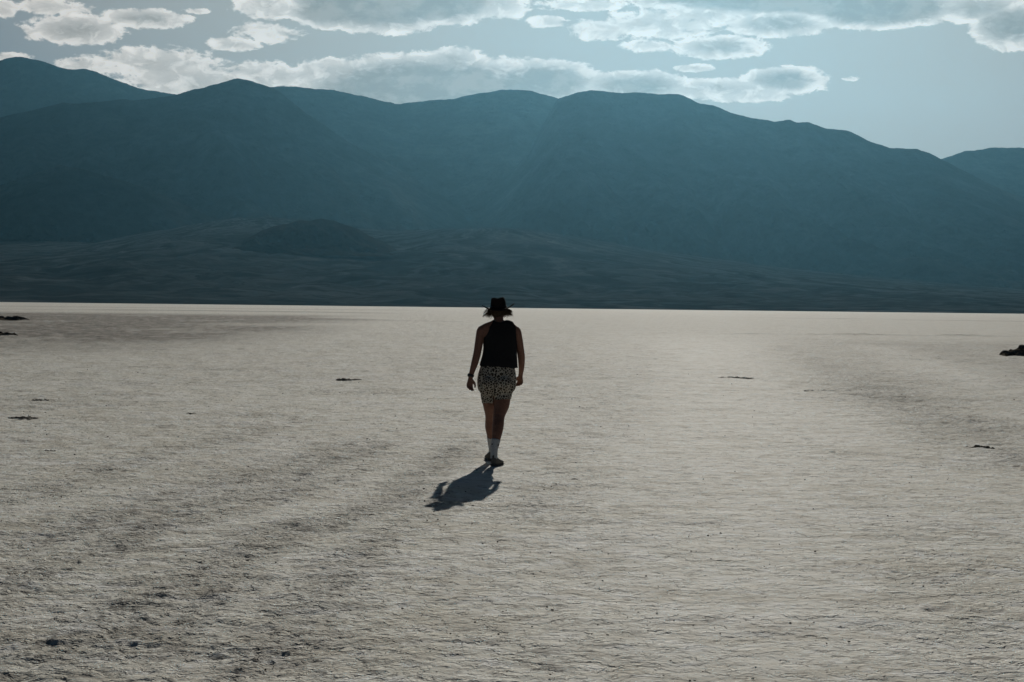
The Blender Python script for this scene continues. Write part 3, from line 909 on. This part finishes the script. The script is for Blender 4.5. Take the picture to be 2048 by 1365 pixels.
# --- hair: wind-blown locks below the brim
rnd = random.Random(11)
bm = bmesh.new()
for i in range(420):
    a = rnd.uniform(math.pi * 0.93, math.pi * 2.07)           # back half of the head, ear to ear
    ca, sa = math.cos(a), math.sin(a)
    root = HC + Vector((ca * .074, sa * .092, rnd.uniform(-.025, .03)))
    side = abs(ca)
    fl = (0.010 + 0.066 * side ** 2.5) * rnd.uniform(0.2, 1.1)
    if ca < 0:
        fl *= 1.15
    drop = rnd.uniform(.045, .088) * (1 - 0.25 * side) * (0.85 if ca > 0 else 1.05)
    out = Vector((ca, sa * 0.45, 0))
    tip = root + out * fl + Vector((rnd.uniform(-.012, .012), rnd.uniform(-.01, .01), -drop))
    mid1 = root + out * (fl * 0.55 + .006) + Vector((0, 0, -drop * 0.35))
    mid2 = root + out * (fl * 0.85 + .006) + Vector((rnd.uniform(-.006, .006), 0, -drop * 0.7))
    r0 = rnd.uniform(.0016, .0034)
    tube(bm, [root - out * .012 + Vector((0, 0, .015)), root + out * .004, mid1, mid2, tip], [r0, r0 * 1.1, r0, r0 * .75, r0 * .25], 5, 2, ref=(0, 0.3, 1))
link('hair', bm_mesh(bm, 'hair'), M_hair, person)

# --- socks, shoes, watch
def sock(path, marks):
    bm = bmesh.new()
    tube(bm, [P(a, b_, f) for a, b_, f, r in path], [r for a, b_, f, r in path], 24, 4)
    o = link('sock', bm_mesh(bm, 'sock'), M_sock, person)
    for (px, py, f, w, h) in marks:
        bm = bmesh.new()
        ball(bm, P(px, py, f), (w * PXM, .004, h * PXM), 12, 8)
        link('printed_mark', bm_mesh(bm, 'printed_mark'), M_mark, o)
sock([(992, 880, .036, .0485), (990, 890, .02, .0440), (988.3, 900, .006, .0395), (988, 908, 0, .038), (988, 917, 0, .039)],
     [(996.3, 890.7, -.010, 1.4, 2.0), (984.3, 889, -.014, 1.2, 1.8)])
sock([(982.3, 873.5, .655, .0465), (983, 886, .70, .041), (984, 898, .75, .037), (984, 908, .77, .037)],
     [(977.6, 881, .663, 2.0, 1.6)])

def shoe(heel, yaw, pitch=0.0):
    """heel: ground point under the heel"""
    R_ = Matrix.Rotation(yaw, 3, 'Z') @ Matrix.Rotation(pitch, 3, 'X')
    heel = Vector(heel)
    def sect(bm, secs, seg=20):
        rs = []
        for (y, hw, z0, z1, xo) in secs:
            hw *= 0.90
            ring = []
            for k in range(seg):
                a = 2 * math.pi * k / seg
                cx_ = math.copysign(abs(math.cos(a)) ** 0.7, math.cos(a)); sz = math.copysign(abs(math.sin(a)) ** 0.7, math.sin(a))
                taper = 1 - 0.18 * max(0, sz)
                ring.append(bm.verts.new(heel + R_ @ Vector((xo + hw * cx_ * taper, y, (z0 + z1) / 2 + (z1 - z0) / 2 * sz))))
            rs.append(ring)
        for i in range(len(rs) - 1):
            for k in range(seg):
                bm.faces.new((rs[i][k], rs[i][(k + 1) % seg], rs[i + 1][(k + 1) % seg], rs[i + 1][k]))
        bm.faces.new(rs[0][::-1]); bm.faces.new(rs[-1])
    bm = bmesh.new()
    sect(bm, [(-.012, .018, .03, .085, 0), (-.006, .030, .024, .098, 0), (.02, .0375, .020, .104, 0), (.06, .040, .018, .102, 0), (.095, .042, .018, .090, 0), (.13, .046, .018, .074, 0), (.18, .049, .018, .062, .003), (.225, .044, .018, .052, .005), (.255, .030, .02, .044, .006), (.266, .014, .024, .036, .006)])
    o = link('shoe', bm_mesh(bm, 'shoe'), M_shoe, person)
    bm = bmesh.new()
    sect(bm, [(-.022, .022, .008, .030, 0), (-.014, .037, .001, .032, 0), (.03, .043, .0, .030, 0), (.09, .040, .0, .028, 0), (.15, .049, .0, .027, 0), (.20, .053, .0, .026, .003), (.245, .043, .003, .026, .006), (.272, .024, .008, .026, .006), (.279, .010, .012, .022, .006)])
    link('sole', bm_mesh(bm, 'sole'), M_sole, o)
    bm = bmesh.new()      # heel pull tab and collar
    tube(bm, [heel + R_ @ Vector((0, -.010, .09)), heel + R_ @ Vector((0, -.014, .105)), heel + R_ @ Vector((0, -.008, .118))], [(.010, .004), (.010, .004), (.008, .003)], 10, 3)
    link('heel_tab', bm_mesh(bm, 'heel_tab'), M_sole, o)
hr = P(988, 916, 0.0); hr = Vector((hr.x, -.030, 0.0))
shoe(hr + Vector((-.004, 0, 0)), RAD(-17))
hl = P(983.5, 905, .75); shoe(Vector((hl.x, .715, 0.0)), RAD(12))

wc = P(942.3, 751.5, .22); wd = (P(945, 741, .225) - P(941, 757, .22)).normalized()
bm = bmesh.new()
tube(bm, [wc - wd * .013, wc - wd * .010, wc + wd * .010, wc + wd * .013], [.028, .0305, .0310, .029], 24, 1)
watch = link('watch', bm_mesh(bm, 'watch'), M_watch, person)
bm = bmesh.new()
wn_ = Vector((-.75, -.55, 0)); wn_ = (wn_ - wd * wn_.dot(wd)).normalized()
tube(bm, [wc + wn_ * .024, wc + wn_ * .035, wc + wn_ * .0385], [.018, .019, .016], 20, 1, ref=wd)
link('watch_case', bm_mesh(bm, 'watch_case'), M_watch, watch)

# ------------------------------------------------------------------ mounds, slabs, crumbs on the flat
M_mud = rock_mat('dark_mud', (0.05, 0.044, 0.037), (0.10, 0.088, 0.072), (0.24, 0.21, 0.175), 9.0, bump_d=0.05)

M_plate = rock_mat('broken_crust_plate', (0.14, 0.125, 0.105), (0.28, 0.25, 0.215), (0.52, 0.49, 0.44), 14.0, bump_d=0.02)

def rough_lump(bm, c, r, seed, sub=2, jag=0.35):
    rn = random.Random(seed)
    res = bmesh.ops.create_icosphere(bm, subdivisions=sub, radius=1.0)
    off = [rn.uniform(0, 50) for _ in range(3)]
    from mathutils import noise as mn
    for v in res['verts']:
        p = v.co.copy()
        k = 1 + jag * mn.noise(p * 1.7 + Vector(off)) + jag * 0.6 * mn.noise(p * 4.1 + Vector(off))
        v.co = Vector((p.x * r[0], p.y * r[1], p.z * r[2])) * k + Vector(c)

def thing(name, loc, label, cat, group=None):
    o = bpy.data.objects.new(name, None); col.objects.link(o)
    o.location = loc; o['label'] = label; o['category'] = cat
    if group:
        o['group'] = group
    return o

def mound(px, py, w, h, dep, label, seed):
    g = ground_at(px, py)
    rn = random.Random(seed)
    bm = bmesh.new()
    n = 46
    X, Y = np.meshgrid(np.linspace(-1, 1, n), np.linspace(-1, 1, n), indexing='ij')
    rad_ = np.sqrt(X * X + Y * Y)
    Z = np.clip(1 - rad_ ** 1.6, -0.15, 1) * (0.65 + 0.8 * np.abs(fbm(X * 2.2 + seed, Y * 2.2, 4, seed, 0.6)) * 2)
    Z += 0.25 * fbm(X * 9 + seed, Y * 9, 3, seed + 5) * (1 - np.clip(rad_, 0, 1))
    Z = np.where(rad_ > 1, -0.12, Z)
    V = np.stack([X * w, Y * dep, Z * h - 0.02], -1).reshape(-1, 3)
    root = grid_mesh('mud_mound', V, n, n)
    o = link('mud_mound', root, M_mud)
    o.location = g
    o['label'] = label; o['category'] = 'mud mound'
    for i in range(26):
        a = rn.uniform(0, 6.28); q = rn.uniform(0.0, 1.05) ** 0.7
        s_ = rn.uniform(0.07, 0.20) * w
        bm = bmesh.new()
        rough_lump(bm, (0, 0, 0), (s_, s_ * rn.uniform(.6, 1.1), s_ * rn.uniform(.25, .55)), seed * 50 + i, 2, 0.5)
        c = link('clod', bm_mesh(bm, 'clod', False), M_mud, o)
        c.location = (math.cos(a) * q * w, math.sin(a) * q * dep, max(0.0, (1 - q ** 1.6)) * h * 0.75)
        c.rotation_euler = (rn.uniform(-.5, .5), rn.uniform(-.5, .5), rn.uniform(0, 6.28))
    return o

mound(2072, 712, 1.45, 0.46, 1.8, 'dark jagged mud mound cut off by the right edge of the picture', 3)
mound(-18, 672, 1.25, 0.22, 2.2, 'nearer of two dark mud mounds at the left edge of the picture', 5)
mound(-28, 640, 3.0, 0.32, 6, 'farther of two dark mud mounds at the left edge below the mountains', 8)

def slab(px, py, wpx, hpx, label, seed, pieces=5, mat=None):
    """upturned broken salt crust: a few tilted ragged plates"""
    g = ground_at(px, py)
    dist = g.length
    w = wpx * dist / FPX; h = max(hpx * dist / FPX, 0.012)
    rn = random.Random(seed)
    root = thing('broken_crust', g, label, 'salt crust', 'broken crust slabs on the flat')
    pieces = pieces * 2 + 3
    for i in range(pieces):
        bm = bmesh.new()
        k = 9
        L = w * rn.uniform(.10, .26); D = L * rn.uniform(.6, 1.2)
        t = h * rn.uniform(.18, .34)
        out = [(math.cos(2 * math.pi * j / k) * L * .5 * rn.uniform(.7, 1.15), math.sin(2 * math.pi * j / k) * D * .5 * rn.uniform(.7, 1.15)) for j in range(k)]
        lo = [bm.verts.new((x * 1.04, y * 1.04, -t * rn.uniform(.4, .7))) for x, y in out]
        hi = [bm.verts.new((x, y, t * rn.uniform(.3, .7))) for x, y in out]
        ct = bm.verts.new((0, 0, t * .6)); cb_ = bm.verts.new((0, 0, -t * .6))
        for j in range(k):
            bm.faces.new((lo[j], lo[(j + 1) % k], hi[(j + 1) % k], hi[j]))
            bm.faces.new((hi[j], hi[(j + 1) % k], ct)); bm.faces.new((lo[(j + 1) % k], lo[j], cb_))
        o = link('plate', bm_mesh(bm, 'plate', False), mat or M_plate, root)
        u = (i + .5) / pieces - .5
        env = 1 - abs(u) * 1.3
        o.location = (u * w * .85, rn.gauss(0, .16) * w, h * .22 * env)
        o.rotation_euler = (rn.uniform(-.1, .7) * min(1.0, h / max(D * .5, 1e-3)), rn.uniform(-.2, .2), rn.uniform(0, 6.28))

SLABS = [
    (1958, 898, 54, 13, 'thick black crust slab lying near the right edge of the flat', 7),
    (1472, 757, 74, 4, 'wide dark crust patch right of the walker, in the pale smooth tongue', 8),
    (1637, 783, 66, 4, 'long thin dark crust slab between the pale tongue and the right edge', 6),
    (696, 760, 52, 3, 'dark crust slab left of the walker, upper of two close together', 6),
    (730, 784, 32, 3, 'small dark crust slab left of the walker, lower of two close together', 4),
    (82, 801, 34, 3, 'short dark crust slab high at the left edge of the flat', 5),
    (44, 837, 62, 4, 'longest dark crust slab at the left edge of the flat', 8),
    (384, 828, 28, 3, 'small dark crust slab halfway between the left edge and the walker', 4),
    (100, 902, 26, 3, 'small crust slab low at the left, below the longest left slab', 4),
    (884, 1063, 26, 4, 'small dark crust slab just below the shadow of the walker', 5),
    (1148, 959, 15, 3, 'little dark crust slab right of the feet of the walker', 3),
    (1664, 905, 15, 3, 'tiny black crust slab left of the thick black slab', 3),
]
for i, (px, py, w, h, lab, pc) in enumerate(SLABS):
    slab(px, py, w, h, lab, 400 + i * 7, pc, M_mud if i == 0 else None)

def crumbs(count):
    rn = random.Random(5)
    ico = bmesh.new(); bmesh.ops.create_icosphere(ico, subdivisions=1, radius=1.0)
    iv = np.array([v.co[:] for v in ico.verts]); ico.verts.index_update()
    jf = np.array([[v.index for v in f.verts] for f in ico.faces]); ico.free()
    VV = []; FF = []; base = 0
    rg = np.random.default_rng(4)
    made = 0
    while made < count:
        d = 8.0 * (55 / 8.0) ** rn.random()
        a = rn.uniform(-0.28, 0.28)
        x, y = d * math.sin(a), d * math.cos(a)
        dens_ = 0.5 + 0.5 * (1 if x < 0 else max(0, 1 - x / 2.2)) * (1 if d < 22 else .5)
        clump = float(gnoise(np.array([x / 1.1]), np.array([y / 1.1]), 77)[0])
        if rn.random() > dens_ * max(0.08, 0.4 + 1.6 * clump):
            continue
        s_ = rn.choice((0.0012, 0.0016, 0.002, 0.0026, 0.004)) * rn.uniform(.8, 1.3) * (1 + 0.03 * (d - 8))
        v = iv * (1 + 0.45 * rg.standard_normal((len(iv), 1)) * .6) * np.array((rn.uniform(.9, 1.8), rn.uniform(.8, 1.3), rn.uniform(.55, .9))) * s_
        VV.append(v + np.array((x, y, s_ * .2 + 0.004))); FF.append(jf + base); base += len(iv)
        made += 1
    V = np.concatenate(VV); F = np.concatenate(FF)
    me = bpy.data.meshes.new('crumbs'); me.from_pydata(V.tolist(), [], F.tolist()); me.update()
    o = link('loose_crust_crumbs', me, M_mud)
    o['kind'] = 'stuff'
    o['label'] = 'loose dark crumbs of mud and crust scattered over the flat'
crumbs(2000)
